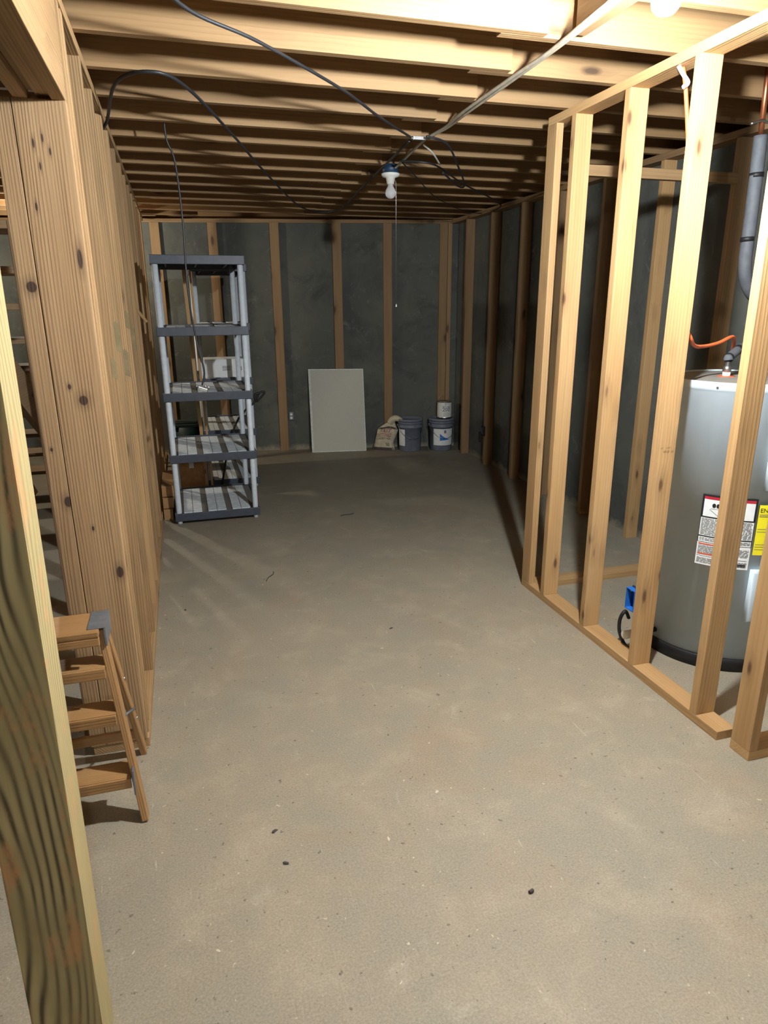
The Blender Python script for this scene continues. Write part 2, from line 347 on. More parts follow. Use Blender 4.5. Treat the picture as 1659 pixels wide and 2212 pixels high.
def skewbox(name, a, b, w, d, mats, parent=None, wdir=(1, 0, 0), axis=2, bev=0.002):
    """board running from point a to point b, w wide along wdir, d deep"""
    a, b = Vector(a), Vector(b); t = (b-a).normalized(); wv = Vector(wdir); wv = (wv-t*wv.dot(t)).normalized(); dv = t.cross(wv)
    mid = (a+b)/2; bm = bmesh.new(); L = (b-a).length
    box(bm, -w/2, w/2, -d/2, d/2, -L/2, L/2, bev)
    o = obj(name, bm, mats[2] if isinstance(mats, list) else mats, parent)
    R = Matrix((wv, dv, t)).transposed().to_4x4(); R.translation = mid
    if wv.cross(dv).dot(t) < 0: R = Matrix((wv, -dv, t)).transposed().to_4x4(); R.translation = mid
    o.matrix_local = R
    return o
def text_mesh(body, size, align='CENTER'):
    cu = bpy.data.curves.new('txt', 'FONT'); cu.body = body; cu.size = size; cu.align_x = align; cu.resolution_u = 2
    cu.extrude = 0.0
    t = bpy.data.objects.new('txt', cu); C.objects.link(t); dg = bpy.context.evaluated_depsgraph_get(); dg.update()
    me = bpy.data.meshes.new_from_object(t.evaluated_get(dg)); V = [v.co.copy() for v in me.vertices]; F = [list(p.vertices) for p in me.polygons]
    bpy.data.objects.remove(t); bpy.data.curves.remove(cu); bpy.data.meshes.remove(me)
    return V, F
def put_text(bm, body, size, fn, align='CENTER'):
    V, F = text_mesh(body, size, align)
    vv = [bm.verts.new(fn(v.x, v.y)) for v in V]
    for f in F:
        try: bm.faces.new([vv[i] for i in f])
        except ValueError: pass

# ------------------------------------------------------------------ setting
XL, XR, XP, HT = -0.245, 3.05, 1.853, 2.459
KB = 0.189
def yb(x): return 7.408 + KB*(XR-x)
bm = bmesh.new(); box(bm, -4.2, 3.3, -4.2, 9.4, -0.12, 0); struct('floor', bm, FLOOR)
bm = bmesh.new(); box(bm, -4.2, 3.3, -4.2, 9.4, 2.735, 2.76); struct('ceiling', bm, SUBFLOOR)
bm = bmesh.new()
v = [bm.verts.new(p) for p in [(-4.2, yb(-4.2), 0), (3.05, yb(3.05), 0), (3.05, yb(3.05)+.25, 0), (-4.2, yb(-4.2)+.25, 0)]]
f = bm.faces.new(v); r = bmesh.ops.extrude_face_region(bm, geom=[f])
for e in r['geom']:
    if isinstance(e, bmesh.types.BMVert): e.co.z = HT
struct('wall_back', bm, WALL)
bm = bmesh.new(); box(bm, XR, XR+.22, -4.2, 7.66, 0, HT); struct('wall_right', bm, WALL)
bm = bmesh.new(); box(bm, -4.2, -4.0, -4.2, yb(-4.2), 0, HT); struct('wall_left', bm, WALL)
bm = bmesh.new(); box(bm, -4.0, XR, -4.2, -4.0, 0, HT); struct('wall_front', bm, WALL)

def rim(nm, a, b):
    a, b = Vector(a), Vector(b); t_ = (b-a).normalized(); n_ = Vector((0, 0, 1)).cross(t_); bm = bmesh.new()
    box(bm, 0, (b-a).length, -.02, .02, -.118, .118); o = struct(nm, bm, OLDSTUD[0])
    Rm = Matrix((t_, n_, Vector((0, 0, 1)))).transposed().to_4x4(); Rm.translation = a; o.matrix_world = Rm
rim('trim_1', (-4.0, yb(-4.0)+.13, 2.616), (3.2, yb(3.2)+.13, 2.616))
rim('trim_2', (XR+.205, -4, 2.616), (XR+.205, 7.4, 2.616))

ORD = ['first', 'second', 'third', 'fourth', 'fifth', 'sixth', 'seventh', 'eighth', 'ninth', 'tenth', 'eleventh', 'twelfth', 'thirteenth', 'fourteenth', 'fifteenth', 'sixteenth', 'seventeenth', 'eighteenth', 'nineteenth', 'twentieth', 'twenty-first']

# sill plates on the foundation
o = skewbox('sill_plate', (-4.0, yb(-4.0)+.045, 2.478), (3.05, yb(3.05)+.045, 2.478), 0.14, 0.038, OLDSTUD, wdir=(0, 1, 0))
tag(o, 'dark horizontal sill plate lying on top of the back concrete wall', 'sill plate')
o = board('sill_plate', XR-.095, XR+.05, -4, 7.36, HT, 2.497, OLDSTUD)
tag(o, 'dark horizontal sill plate lying along the right concrete wall under the joist ends', 'sill plate')

# ------------------------------------------------------------------ ceiling joists
JB, JT = 2.497, 2.735
laps = [1.352, 1.371, 1.322, 1.375, 1.318, 1.371, 1.333, 1.269, 1.36, 1.3]
JN = 0
for k in range(-9, 16):
    y = 2.396+0.3765*k
    if k > 13: xe = 0.3 if k == 14 else -0.6
    else: xe = laps[(k-1) % 10]
    o = board('ceiling_joist', -4.0, xe, y, y+.038, JB, JT, JOISTW)
    if k == -2: lab = 'left-hand ceiling joist just above the burning light bulb'
    elif k < -2: lab = 'left-hand ceiling joist overhead, %s one nearer than the joist above the burning bulb' % ORD[-3-k]
    else: lab = 'left-hand ceiling joist, %s one beyond the burning light bulb' % ORD[k+1]
    tag(o, lab, 'joist', 'ceiling joists over the left and middle')
    if k <= 13:
        yy = y+.0385
        o = board('ceiling_joist', xe-0.16, XR+.18, yy, yy+.038, JB, JT, JOISTW)
        if k == -2: lab = 'right-hand ceiling joist lapping the one above the burning light bulb'
        elif k < -2: lab = 'right-hand ceiling joist overhead, %s one nearer than the burning bulb' % ORD[-3-k]
        else: lab = 'right-hand ceiling joist crossing toward the right concrete wall, %s beyond the burning bulb' % ORD[k+1]
        tag(o, lab, 'joist', 'ceiling joists over the right side')

# ------------------------------------------------------------------ right partition
o = board('top_plate', XP, XP+.089, -1.2, 3.37, HT, 2.4965, WHITEWOOD)
tag(o, 'horizontal two-by-four top plate over the right stud partition', 'top plate')
o = board('bottom_plate', XP, XP+.089, 1.776, 3.375, 0, .038, WHITEWOOD)
tag(o, 'flat two-by-four bottom plate on the floor under the right partition studs', 'bottom plate')
def stud(x0, x1, y0, y1, z0, z1, mats, label, group=None):
    o = board('wall_stud', x0, x1, y0, y1, z0, z1, mats)
    tag(o, label, 'stud', group); return o
g = 'studs of the right partition'
stud(XP, XP+.038, 3.285, 3.374, .038, HT, WHITEWOOD, 'end stud at the far end of the right partition, turned flat to the aisle', g)
for k, lab in [(3, None), (2, 'pale stud in the right partition between the far pair and the stamped stud'),
               (1, 'pale stud in the right partition beside the blue electrical box, with a mill stamp'),
               (0, 'stud of the right partition standing in front of the water heater label')]:
    if k == 3: continue
    s = stud(XP, XP+.089, 1.893+.4064*k, 1.931+.4064*k, .038, HT, WHITEWOOD, lab, g)
    if k == 1: stamp_stud = s
stud(XP, XP+.089, 1.893+.4064*3, 1.931+.4064*3, .038, HT, WHITEWOOD, 'stud paired closely in front of the far end stud of the right partition', g)
stud(1.873, 1.911, 1.640, 1.729, .038, HT, WHITEWOOD, 'nearest pale stud at the right edge, on its own stub of plate', g)
o = board('bottom_plate', 1.873, 2.75, 1.640, 1.729, 0, .038, WHITEWOOD)
tag(o, 'short dark-ended bottom plate running right under the nearest stud', 'bottom plate')
o = board('bottom_plate', XP+.0895, XR-.092, 3.285, 3.374, 0, .038, WHITEWOOD)
tag(o, 'bottom plate lying crosswise on the floor behind the water heater', 'bottom plate')
o = board('cross_brace', 2.0, XR-.092, 3.274, 3.312, 2.231, 2.282, OLDSTUD)
tag(o, 'horizontal brown brace near the ceiling reaching to the right wall studs', 'brace')
# mill stamp, printed upside down on the stamped stud
bm = bmesh.new(); yy = -.0192-.0008
def st(dx, dz, s=1): return lambda x, z: Vector((dx-x, yy, dz-z))
put_text(bm, 'STUD', .012, st(.0, -.215+.0)); put_text(bm, 'S-P-F', .009, st(.008, -.20)); put_text(bm, 'HT', .009, st(-.024, -.20)); put_text(bm, 'KD', .010, st(.028, -.217))
obj('mill_stamp', bm, INK, stamp_stud)

# ------------------------------------------------------------------ studs on the concrete walls
g = 'furring studs on the back wall'
labs = ['orange-lit stud on the back wall above the shelving, beside the left partition', 'stud on the back wall directly behind the shelving unit',
        'knotty stud on the back wall just right of the shelving, above the small outlet box', 'stud on the back wall behind the white leaning panel',
        'stud on the back wall behind the cement bag, left of the buckets', 'wide board of the double stud on the back wall near the right corner',
        'narrow board of the double stud on the back wall near the right corner']
ang = math.atan(-KB)
for (x0, x1), lab in zip([(-.205, -.075), (.391, .494), (1.03, 1.126), (1.681, 1.779), (2.226, 2.32), (2.838, 2.925), (2.928, 2.972)], labs):
    wd = x1-x0; wd = min(wd, .097)
    bm = bmesh.new(); box(bm, -wd/2, wd/2, -.019, .019, -HT/2, HT/2, .002)
    xc = (x0+x1)/2
    o = obj('wall_stud', bm, OLDSTUD[2], loc=(xc, yb(xc)-.0205, HT/2)); o.rotation_euler = (0, 0, ang)
    tag(o, lab, 'stud', g)
# far left-room wall studs
for j, x in enumerate([-.85, -1.46, -2.07]):
    bm = bmesh.new(); box(bm, -.0445, .0445, -.019, .019, -HT/2, HT/2, .002)
    o = obj('wall_stud', bm, OLDSTUD[2], loc=(x, yb(x)-.0205, HT/2)); o.rotation_euler = (0, 0, ang)
    tag(o, 'dim stud on the back wall of the left room, %s left of the partition' % ORD[j], 'stud', g)
g = 'studs on the right concrete wall'
labs = ['pale narrow stud on the right wall nearest the back corner', 'stud on the right wall with the small dark box near its foot',
        'dark reddish stud on the right wall, third from the back corner', 'shaded stud on the right wall just before the partition end',
        'shaded stud on the right wall seen between the partition studs', 'lit stud on the right wall seen just left of the stamped stud',
        'brown stud on the right wall above the water heater, left one', 'brown stud on the right wall above the water heater, right one beside the grey pipe', 'stud on the right wall beyond the grey pipe', 'stud on the right wall at the frame edge']
for k in range(10):
    y = 6.95-.61*k
    stud(XR-.091, XR-.002, y, y+.038, 0, HT, OLDSTUD if k < 4 else WHITEWOOD if k == 5 else OLDSTUD, labs[k], g)

# ------------------------------------------------------------------ left partition
ys = [2.42, 2.5, 2.909, 3.30, 3.655, 4.0, 4.42, 4.83, 5.24, 5.64, 6.05, 6.46, 6.86, 7.27, 7.44]
labs = {0: 'full-height board right behind the big post pack, left partition', 1: 'second board behind the big post pack, left partition'}
for i, y in enumerate(ys):
    lab = labs.get(i, 'left partition stud, %s one beyond the post pack' % ORD[i-1])
    stud(XL-.089, XL+random.uniform(-.004, .001), y, y+.038, .038, HT, PINE, lab, 'studs of the left partition')
o = board('top_plate', XL-.089, XL, 2.30, 7.9, HT, 2.4965, PINE); tag(o, 'top plate running back along the left stud partition', 'top plate')
o = board('bottom_plate', XL-.20, XL, 2.384, 7.9, 0, .038, PINE); tag(o, 'bottom plate under the left stud partition', 'bottom plate')
# post pack: front board, narrow side board
o = board('post_board', -.396, -.252, 2.380, 2.4185, .0385, 2.19, POSTA)
tag(o, 'wide knotty front board of the built-up post carrying the beam', 'post board', 'boards of the built-up post')
o = board('post_board', -.452, -.3985, 2.380, 2.4185, .0385, 2.19, POSTB)
tag(o, 'narrow left board of the built-up post with a round dark knot', 'post board', 'boards of the built-up post')
# scrap of wedge sticking out of the partition
o = skewbox('wood_splinter', (-.25, 4.9, 1.60), (-.19, 4.84, 1.52), .02, .006, PINE); tag(o, 'pale splinter of wood sticking out of the left partition', 'splinter')
# beam over the post, running back over the camera
t = thing('support_beam', 'built-up overhead beam resting on the big post at upper left', 'beam', (-.32, 0.5, 2.19))
for i, (a, b) in enumerate([(-.290, -.252), (-.332, -.294), (-.39, -.352)]):
    bm = bmesh.new(); box(bm, a+.32, b+.32, -3.5, 1.91, 0.0 if i != 1 else .012, .3065, .002)
    obj('ply', bm, PINE[1], t)
bm = bmesh.new(); box(bm, -.030, -.0145, -3.4, 1.88, .02, .28); obj('spacer', bm, STAIRW[1], t)
# dried compound smeared on some partition studs
cnt = 0
for o in [q for q in list(C.objects) if q.get('group') == 'studs of the left partition']:
    y = o.location.y-.019
    spec = {2.909: (1.34, 1.43, .018), 3.30: (1.42, 1.56, .022), 3.655: (1.28, 1.42, .026), 4.0: (1.50, 1.60, .02), 4.42: (1.36, 1.52, .02)}
    for ky, (z0, z1, wd) in spec.items():
        if abs(ky-y) < .004:
            bm = bmesh.new(); xe = .0445-.002; zc = o.location.z
            vs_ = [(xe-wd, z0+.012), (xe, z0), (xe, z1-.02), (xe-wd*.5, z1), (xe-wd, z1-.01)]
            A = [bm.verts.new((x, -.0196, z-zc)) for x, z in vs_]; B = [bm.verts.new((x, -.0185, z-zc)) for x, z in vs_]
            bm.faces.new(A); bm.faces.new(B[::-1])
            for i in range(5): bm.faces.new((A[i], A[(i+1) % 5], B[(i+1) % 5], B[i]))
            q = obj('compound_smear', bm, RUBBER, o); q['label'] = 'grey dried compound smear'

o = board('blocking', 1.40, 1.438, 2.098, 2.394, 2.50, 2.64, JOISTW, axis=1)
tag(o, 'short wood block between two joists near the burning bulb', 'blocking')

# ------------------------------------------------------------------ pressure-treated post, foreground left
bm = bmesh.new(); box(bm, -.067, .067, -.058, .058, -1.235, 1.235, .004)
o = obj('treated_post', bm, TREATED, loc=(-.3445, 1.258, 1.236)); o.rotation_euler = (0, .012, 0)
tag(o, 'weathered green-brown treated post in the left foreground with dark grain streaks', 'post')

# ------------------------------------------------------------------ stair in the left room
t = thing('wooden_stair', 'dim open wooden stair in the room behind the left partition', 'stair', (-.9, 3.0, 0))
tr = [(2.9, 1.921), (3.3, 1.783), (3.7, 1.637), (4.15, 1.46), (4.6, 1.281), (4.9, 1.09), (5.2, .913), (5.6, .703), (6.0, .478), (6.3, .26)]
for y, z in tr:
    bm = bmesh.new(); box(bm, -.46, .42, y-3.0, y-3.0+.24, z-.03, z, .003); obj('tread', bm, STAIRW[0], t)
for x in (-.50, .0):
    bm = bmesh.new(); vs_ = []
    prof = [(2.75, 1.90), (3.9, 1.50), (4.9, 1.02), (6.45, .15), (6.6, 0.0), (6.25, 0.0), (4.8, .80), (3.8, 1.30), (2.75, 1.66)]
    A = [bm.verts.new((x, p[0]-3.0+.02, p[1]-.035 if p[1] > .04 else 0)) for p in prof]; B = [bm.verts.new((x+.038, p[0]-3.0+.02, p[1]-.035 if p[1] > .04 else 0)) for p in prof]
    bm.faces.new(A); bm.faces.new(B[::-1])
    for i in range(len(prof)): bm.faces.new((A[i], A[(i+1) % len(prof)], B[(i+1) % len(prof)], B[i]))
    obj('stringer', bm, STAIRW[1], t)
bm = bmesh.new(); box(bm, -.46, .42, 1.56, 1.598, 1.06, 1.25, .003); obj('riser_board', bm, STAIRW[0], t)
for x in (-.50, .38):
    bm = bmesh.new(); box(bm, x, x+.06, -.3, -.24, 0, 1.9, .003); obj('stair_leg', bm, STAIRW[2], t)

# ------------------------------------------------------------------ step ladder
t = thing('step_ladder', 'small wooden step ladder standing behind the treated post', 'ladder', (-.42, 2.15, 0))
ox, oy = -.42, 2.15
def L(x, y, z): return (x-ox, y-oy, z)
FA, FB = L(-.246, 1.985, 0.0), L(-.324, 2.150, .625)
GA, GB = L(-.63, 1.985, 0.0), L(-.56, 2.150, .625)
RA, RB = L(-.266, 2.352, 0.0), L(-.322, 2.19, .61)
SA, SB = L(-.63, 2.352, 0.0), L(-.56, 2.19, .61)
for a, b in ((FA, FB), (GA, GB)): skewbox('front_rail', a, b, .022, .05, LADDERW, t, wdir=(1, 0, 0), bev=.004)
for a, b in ((RA, RB), (SA, SB)): skewbox('rear_rail', a, b, .022, .038, LADDERW, t, wdir=(1, 0, 0), bev=.004)
def lerp(a, b, f): return tuple(a[i]+(b[i]-a[i])*f for i in range(3))
for f in (.80, .52):
    pass
for zf in (.155, .36, .51):
    f = zf/.625; a = lerp(FA, FB, f); b = lerp(GA, GB, f)
    bm = bmesh.new(); box(bm, b[0]+.011, a[0]-.011, a[1]-.035, a[1]+.06, zf-.009, zf+.009, .003); o = obj('step', bm, LADDERW[0], t)
    bm = bmesh.new(); box(bm, b[0]+.011, a[0]-.011, a[1]-.04, a[1]-.028, zf-.03, zf+.006, .002); obj('step_brace', bm, LADDERW[0], o)
bm = bmesh.new(); box(bm, GB[0]-.03, FB[0]+.0, -.075, .085, .628, .648, .004); obj('top_step', bm, LADDERW[0], t)
bm = bmesh.new(); box(bm, GB[0]-.03, FB[0]-.0, -.075, -.058, .600, .6275, .003); obj('top_apron', bm, LADDERW[0], t)
bm = bmesh.new(); box(bm, FB[0]-.035, FB[0]+.019, -.05, .085, .6485, .651, .001); box(bm, FB[0]+.013, FB[0]+.019, -.05, .085, .585, .650, .001)
obj('hinge_bracket', bm, GALV, t)
for f in (.17, .42):
    a = lerp(RA, RB, f); b = lerp(SA, SB, f)
    bm = bmesh.new(); box(bm, b[0]+.011, a[0]-.011, a[1]-.008, a[1]+.008, a[2]-.018, a[2]+.018, .002); obj('rear_crossbar', bm, LADDERW[0], t)
a = lerp(FA, FB, .55); b = lerp(RA, RB, .38)
bm = bmesh.new(); tube(bm, [(a[0]+.014, a[1], a[2]), (b[0]+.016, b[1], b[2])], .004, 6); obj('spreader_bar', bm, GALV, t)
bm = bmesh.new(); box(bm, FA[0]-.024, FA[0]-.018, FA[1]-.005, FA[1]+.05, .10, .19, .001); obj('step_bracket', bm, GALV, t)
for f in (.62, .30):
    a = lerp(RA, RB, f); bm = bmesh.new(); tube(bm, [(a[0]+.010, a[1], a[2]), (a[0]+.015, a[1], a[2])], .007, 8); obj('rivet', bm, STEEL, t)

# ------------------------------------------------------------------ resin shelving units
def shelving(name, label, x0, x1, y0, y1, tiers, group):
    t = thing(name, label, 'shelving', ((x0+x1)/2, (y0+y1)/2, 0), 0, group)
    hx, hy = (x1-x0)/2, (y1-y0)/2
    for sx in (-1, 1):
        for sy in (-1, 1):
            bm = bmesh.new(); px, py = sx*(hx-.032), sy*(hy-.032)
            zt = tiers[-1]-.012
            lathe(bm, [(0, 0), (.018, 0), (.019, .02), (.021, .03), (.021, zt), (0, zt)], 20, px, py)
            obj('post', bm, POSTP, t)
    for i, z in enumerate(tiers):
        bm = bmesh.new(); th = .012; h = .062
        # skirt: four walls with rounded corners plus deck
        box(bm, -hx, hx, -hy, -hy+th, z-h, z, .004); box(bm, -hx, hx, hy-th, hy, z-h, z, .004)
        box(bm, -hx, -hx+th, -hy+th, hy-th, z-h, z, .003); box(bm, hx-th, hx, -hy+th, hy-th, z-h, z, .003)
        for j in range(3):
            xx = -hx+.1+(2*hx-.2)*j/2; box(bm, xx-.006, xx+.006, -hy+th, hy-th, z-.045, z-.021)
        for sx in (-1, 1):
            for sy in (-1, 1):
                cx_, cy_ = sx*(hx-.032), sy*(hy-.032)
                lathe(bm, [(.0215, z-h+.004), (.029, z-h+.004), (.029, z-.002), (.0215, z-.002)], 20, cx_, cy_)
        sh = obj('shelf', bm, SLATE, t)
        bm = bmesh.new(); box(bm, -hx+th+.002, hx-th-.002, -hy+th+.002, hy-th-.002, z-.020, z-.012); obj('deck', bm, BASEP, sh)
        bm = bmesh.new()
        n = 3; W_ = 2*hx-.09; gw = W_/n
        for q in range(n):
            for s in (0, 1):
                a = -hx+.045+q*gw+.022+s*(gw-.044)/2; b = a+(gw-.044)/2-.004
                m = 3
                for r_ in range(m):
                    ya = -hy+.05+(2*hy-.1)*r_/m; yb_ = -hy+.05+(2*hy-.1)*(r_+1)/m-.004
                    box(bm, a, b, ya, yb_, z-.012, z-.005)
        obj('slat_panel', bm, SLATP, sh)
    return t
T = [.088, .546, 1.008, 1.475, 1.962]
shelving('shelving_unit', 'tall grey five-tier plastic shelving unit standing near the left partition', -.148, .50, 5.2, 6.02, T, 'plastic shelving units')
shelving('shelving_unit', 'second grey plastic shelving unit standing behind the first, against the back wall', .135, .61, 6.2, 7.1, T, 'plastic shelving units')

# things in and around the shelving
def carton(name, label, cat, x0, x1, y0, y1, z0, z1, mat, tape=True, rz=0):
    t = thing(name, label, cat, ((x0+x1)/2, (y0+y1)/2, z0), rz); hx, hy, h = (x1-x0)/2, (y1-y0)/2, z1-z0
    bm = bmesh.new(); box(bm, -hx, hx, -hy, hy, 0, h-.004, .003); obj('body', bm, mat, t)
    for s in (-1, 1):
        bm = bmesh.new(); box(bm, -hx if s < 0 else .001, -.001 if s < 0 else hx, -hy, hy, h-.0035, h, .001); obj('flap', bm, mat, t)
    if tape:
        bm = bmesh.new(); box(bm, -.02, .02, -hy, hy, h+.0002, h+.001); box(bm, -.02, .02, -hy-.001, -hy-.0002, h-.05, h+.001); obj('tape', bm, PAPER, t)
    return t
carton('cardboard_box', 'brown cardboard box on the floor behind the lower shelves', 'box', -.10, .115, 6.12, 6.42, 0.0, .285, CARD)
carton('cardboard_box', 'smaller brown cardboard box stacked on the floor box behind the shelving', 'box', -.08, .108, 6.13, 6.38, .2875, .42, CARD, tape=False)
t = carton('white_box', 'white printed box lying on the second shelving unit', 'box', .20, .545, 6.3, 6.6, 1.0045, 1.165, PAPER, tape=False)
bm = bmesh.new()
for i in range(5): box(bm, -.02+.0, .05, -.1515, -.1505, .06+i*.009, .064+i*.009)
for i in range(3): box(bm, .10, .15, -.1515, -.1505, .06+i*.012, .068+i*.012)
obj('print', bm, GREYINK, t)
t = thing('storage_tote', 'dark green plastic tote on the floor behind the shelving', 'tote', (-.0, 6.85, 0))
bm = bmesh.new(); lathe(bm, [(0, .0), (.14, .0), (.17, .50), (.165, .50), (.15, .02), (0, .02)], 4)
for v in bm.verts: v.co = Matrix.Rotation(PI/4, 3, 'Z') @ v.co
obj('bin', bm, GREENP, t)
bm = bmesh.new(); box(bm, -.135, .135, -.135, .135, .502, .53, .008); box(bm, -.10, .10, -.10, .10, .53, .545, .006); obj('lid', bm, GREENP, t)
o = skewbox('wood_strip', (.13, 6.055, 0.0), (.085, 6.07, 1.93), .028, .012, WHITEWOOD); tag(o, 'thin pale wood strip standing upright behind the shelving', 'wood strip', 'wood strips behind the shelving')
o = skewbox('wood_strip', (.175, 6.055, 0.0), (.135, 6.07, 1.90), .020, .012, WHITEWOOD); tag(o, 'second thin wood strip just right of the first behind the shelving', 'wood strip', 'wood strips behind the shelving')
for j, (z, dx) in enumerate([(.0, 0), (.09, .01), (.18, .02)]):
    o = board('scrap_board', -.235, -.165+dx, 5.36+.02*j, 5.96, z+.0005, z+.085, LADDERW, axis=1); tag(o, ['bottom', 'middle', 'top'][j]+' scrap board in the low pile between the partition and the shelving', 'board', 'scrap boards beside the shelving')
# black looped handle between the two units
t = thing('looped_handle', 'black looped metal handle sticking out between the two shelving units', 'handle', (.25, 6.11, 0))
bm = bmesh.new(); tube(bm, smooth_path([(0, 0, .009), (.09, 0, .40), (.20, 0, .66), (.35, 0, .80), (.395, 0, .875), (.44, 0, .885), (.43, 0, .86), (.37, 0, .80)], 6), .009, 8); obj('tube', bm, BLACK, t)
bm = bmesh.new(); tube(bm, smooth_path([(.37, 0, .80), (.355, -.004, .83), (.36, -.004, .865), (.395, 0, .875)], 5), .012, 8); obj('grip', bm, BLACK, t)

# ------------------------------------------------------------------ leaning white panel
t = thing('foam_panel', 'white speckled ceiling-tile panel leaning against the back wall', 'panel', (1.67, 7.49, 0))
bl, br = Vector((1.356, 7.530, 0)), Vector((1.976, 7.435, 0)); tl, trr = Vector((1.368, 7.665, .93)), Vector((1.981, 7.552, .925))
nrm = (br-bl).cross(tl-bl).normalized(); nrm = nrm if nrm.y < 0 else -nrm
o_ = Vector((1.67, 7.49, 0))
def slab(q, front, back):
    bm = bmesh.new(); A = [bm.verts.new(p+nrm*front-o_) for p in q]; B = [bm.verts.new(p-nrm*back-o_) for p in q]
    bm.faces.new(A); bm.faces.new(B[::-1])
    for i in range(4): bm.faces.new((A[i], A[(i+1) % 4], B[(i+1) % 4], B[i]))
    return bm
obj('board', slab([bl, br, trr, tl], 0, .014), FOAMB, t)
def quadpt(u, v): return bl.lerp(br, u).lerp(tl.lerp(trr, u), v)
eu, ev = .018, .010
bm = slab([quadpt(0, 0), quadpt(eu*2, 0), quadpt(eu*2, 1), quadpt(0, 1)], .0008, 0)
obj('edge_tape', bm, FOAME, t)
for (u0, u1, v0, v1) in [(1-eu*.7, 1, 0, 1), (0, 1, 1-ev, 1), (0, 1, 0, ev)]:
    obj('edge_tape', slab([quadpt(u0, v0), quadpt(u1, v0), quadpt(u1, v1), quadpt(u0, v1)], .0012, 0), FOAME, t)

# ------------------------------------------------------------------ buckets, can, bag
def bucket(name, label, x, y, lab_ang, wide, art):
    t = thing(name, label, 'bucket', (x, y, 0), 0, 'grey paint buckets by the back wall')
    bm = bmesh.new(); lathe(bm, [(0, 0), (.122, 0), (.126, .006), (.134, .27), (.143, .272), (.143, .285), (.136, .287), (.137, .318), (.144, .32), (.144, .332), (.137, .334), (.138, .352), (0, .352)], 40); obj('pail', bm, BUCKET, t)
    bm = bmesh.new(); lathe(bm, [(.139, .342), (.149, .342), (.150, .362), (.143, .370), (.132, .368), (.128, .357), (0, .357)], 40); lidp = obj('lid', bm, BUCKET, t)
    def cylp(r0, extra=0.0):
        return lambda ax, z: Vector(((.1265+.008*z/.27+extra)*math.cos(ax), (.1265+.008*z/.27+extra)*math.sin(ax), z))
    P_ = cylp(0, .0015)
    bm = bmesh.new(); N = 14; a0, a1 = lab_ang-wide/2, lab_ang+wide/2
    rows = [[bm.verts.new(P_(a0+(a1-a0)*i/N, z)) for i in range(N+1)] for z in (.065, .255)]
    for i in range(N): bm.faces.new((rows[0][i], rows[0][i+1], rows[1][i+1], rows[1][i]))
    lb = obj('label', bm, PAPER, t)
    Q = cylp(0, .0022)
    if art:
        bm = bmesh.new()
        N = 12
        for i in range(N):
            u0, u1 = i/N, (i+1)/N
            f_ = lambda u: .125+.065*(1-u)**1.8
            aa = lambda u: -PI/2-.5+.9*u+.05
            bm.faces.new([bm.verts.new(Q(aa(u0), .120+.012*(u0))), bm.verts.new(Q(aa(u1), .120+.012*u1)), bm.verts.new(Q(aa(u1), f_(u1)+.012)), bm.verts.new(Q(aa(u0), f_(u0)+.012))])
        obj('swoosh_print', bm, BLUEP, lb)
        bm = bmesh.new()
        for a, b in ((-PI/2-.08, -PI/2-.005), (-PI/2+.02, -PI/2+.095)):
            bm.faces.new([bm.verts.new(Q(a, .205)), bm.verts.new(Q(b, .205)), bm.verts.new(Q(b, .24)), bm.verts.new(Q(a, .24))])
        obj('emblem_print', bm, NAVYP, lb)
    bm = bmesh.new()
    for i in range(4):
        z = .075+i*.009 if art else .09+i*.03
        a, b = a0+wide*.1, a1-wide*.15
        bm.faces.new([bm.verts.new(Q(a, z)), bm.verts.new(Q(b, z)), bm.verts.new(Q(b, z+.003)), bm.verts.new(Q(a, z+.003))])
    obj('small_print', bm, GREYINK, lb)
    # bail handle hanging at front
    for s in (-1, 1):
        bm = bmesh.new(); tube(bm, [(s*.142, 0, .30), (s*.156, 0, .30)], .012, 10); obj('handle_boss', bm, BUCKET, t)
    bm = bmesh.new(); tube(bm, [(.150*math.cos(a), -.150*math.sin(a) if True else 0, .30-.15*math.sin(a)) for a in [PI*i/24 for i in range(25)]], .0022, 6); obj('bail', bm, STEEL, t)
    return t
bucket('paint_bucket', 'grey plastic bucket beside the cement bag, label turned left', 2.475, 7.335, -PI/2-1.15, .75, False)
bucket('paint_bucket', 'grey plastic bucket with blue and white label and a paint can on its lid', 2.832, 7.268, -PI/2-.1, 1.9, True)
t = thing('paint_can', 'white gallon paint can standing on the right bucket', 'paint can', (2.868, 7.262, .3705))
bm = bmesh.new(); lathe(bm, [(0, 0), (.083, 0), (.084, .004), (.081, .008), (.081, .178), (.084, .182), (.084, .188), (.079, .188), (.077, .182), (0, .182)], 40); obj('can_body', bm, STEEL, t)
bm = bmesh.new(); lathe(bm, [(.0822, .010), (.0822, .176)], 40); lb = obj('label', bm, WHITEP, t)
def can_fn(cx_, cz, r=.0832): return lambda x, z: Vector((r*math.cos(-PI/2+(x+cx_)/r), r*math.sin(-PI/2+(x+cx_)/r), z+cz))
bm = bmesh.new(); put_text(bm, '200', .062, can_fn(-.008, .078)); put_text(bm, 'PRO MAR', .022, can_fn(-.008, .122)); put_text(bm, '||', .034, can_fn(-.018, .148))
obj('lettering', bm, NAVYP, lb)
bm = bmesh.new()
for i in range(4):
    z = .03+i*.010; N = 8; a0, a1 = -PI/2-.5, -PI/2+.4
    for j in range(N):
        p = lambda a, z: Vector((.0832*math.cos(a), .0832*math.sin(a), z)); u0 = a0+(a1-a0)*j/N; u1 = a0+(a1-a0)*(j+.7)/N
        bm.faces.new([bm.verts.new(p(u0, z)), bm.verts.new(p(u1, z)), bm.verts.new(p(u1, z+.003)), bm.verts.new(p(u0, z+.003))])
obj('small_print', bm, GREYINK, lb)
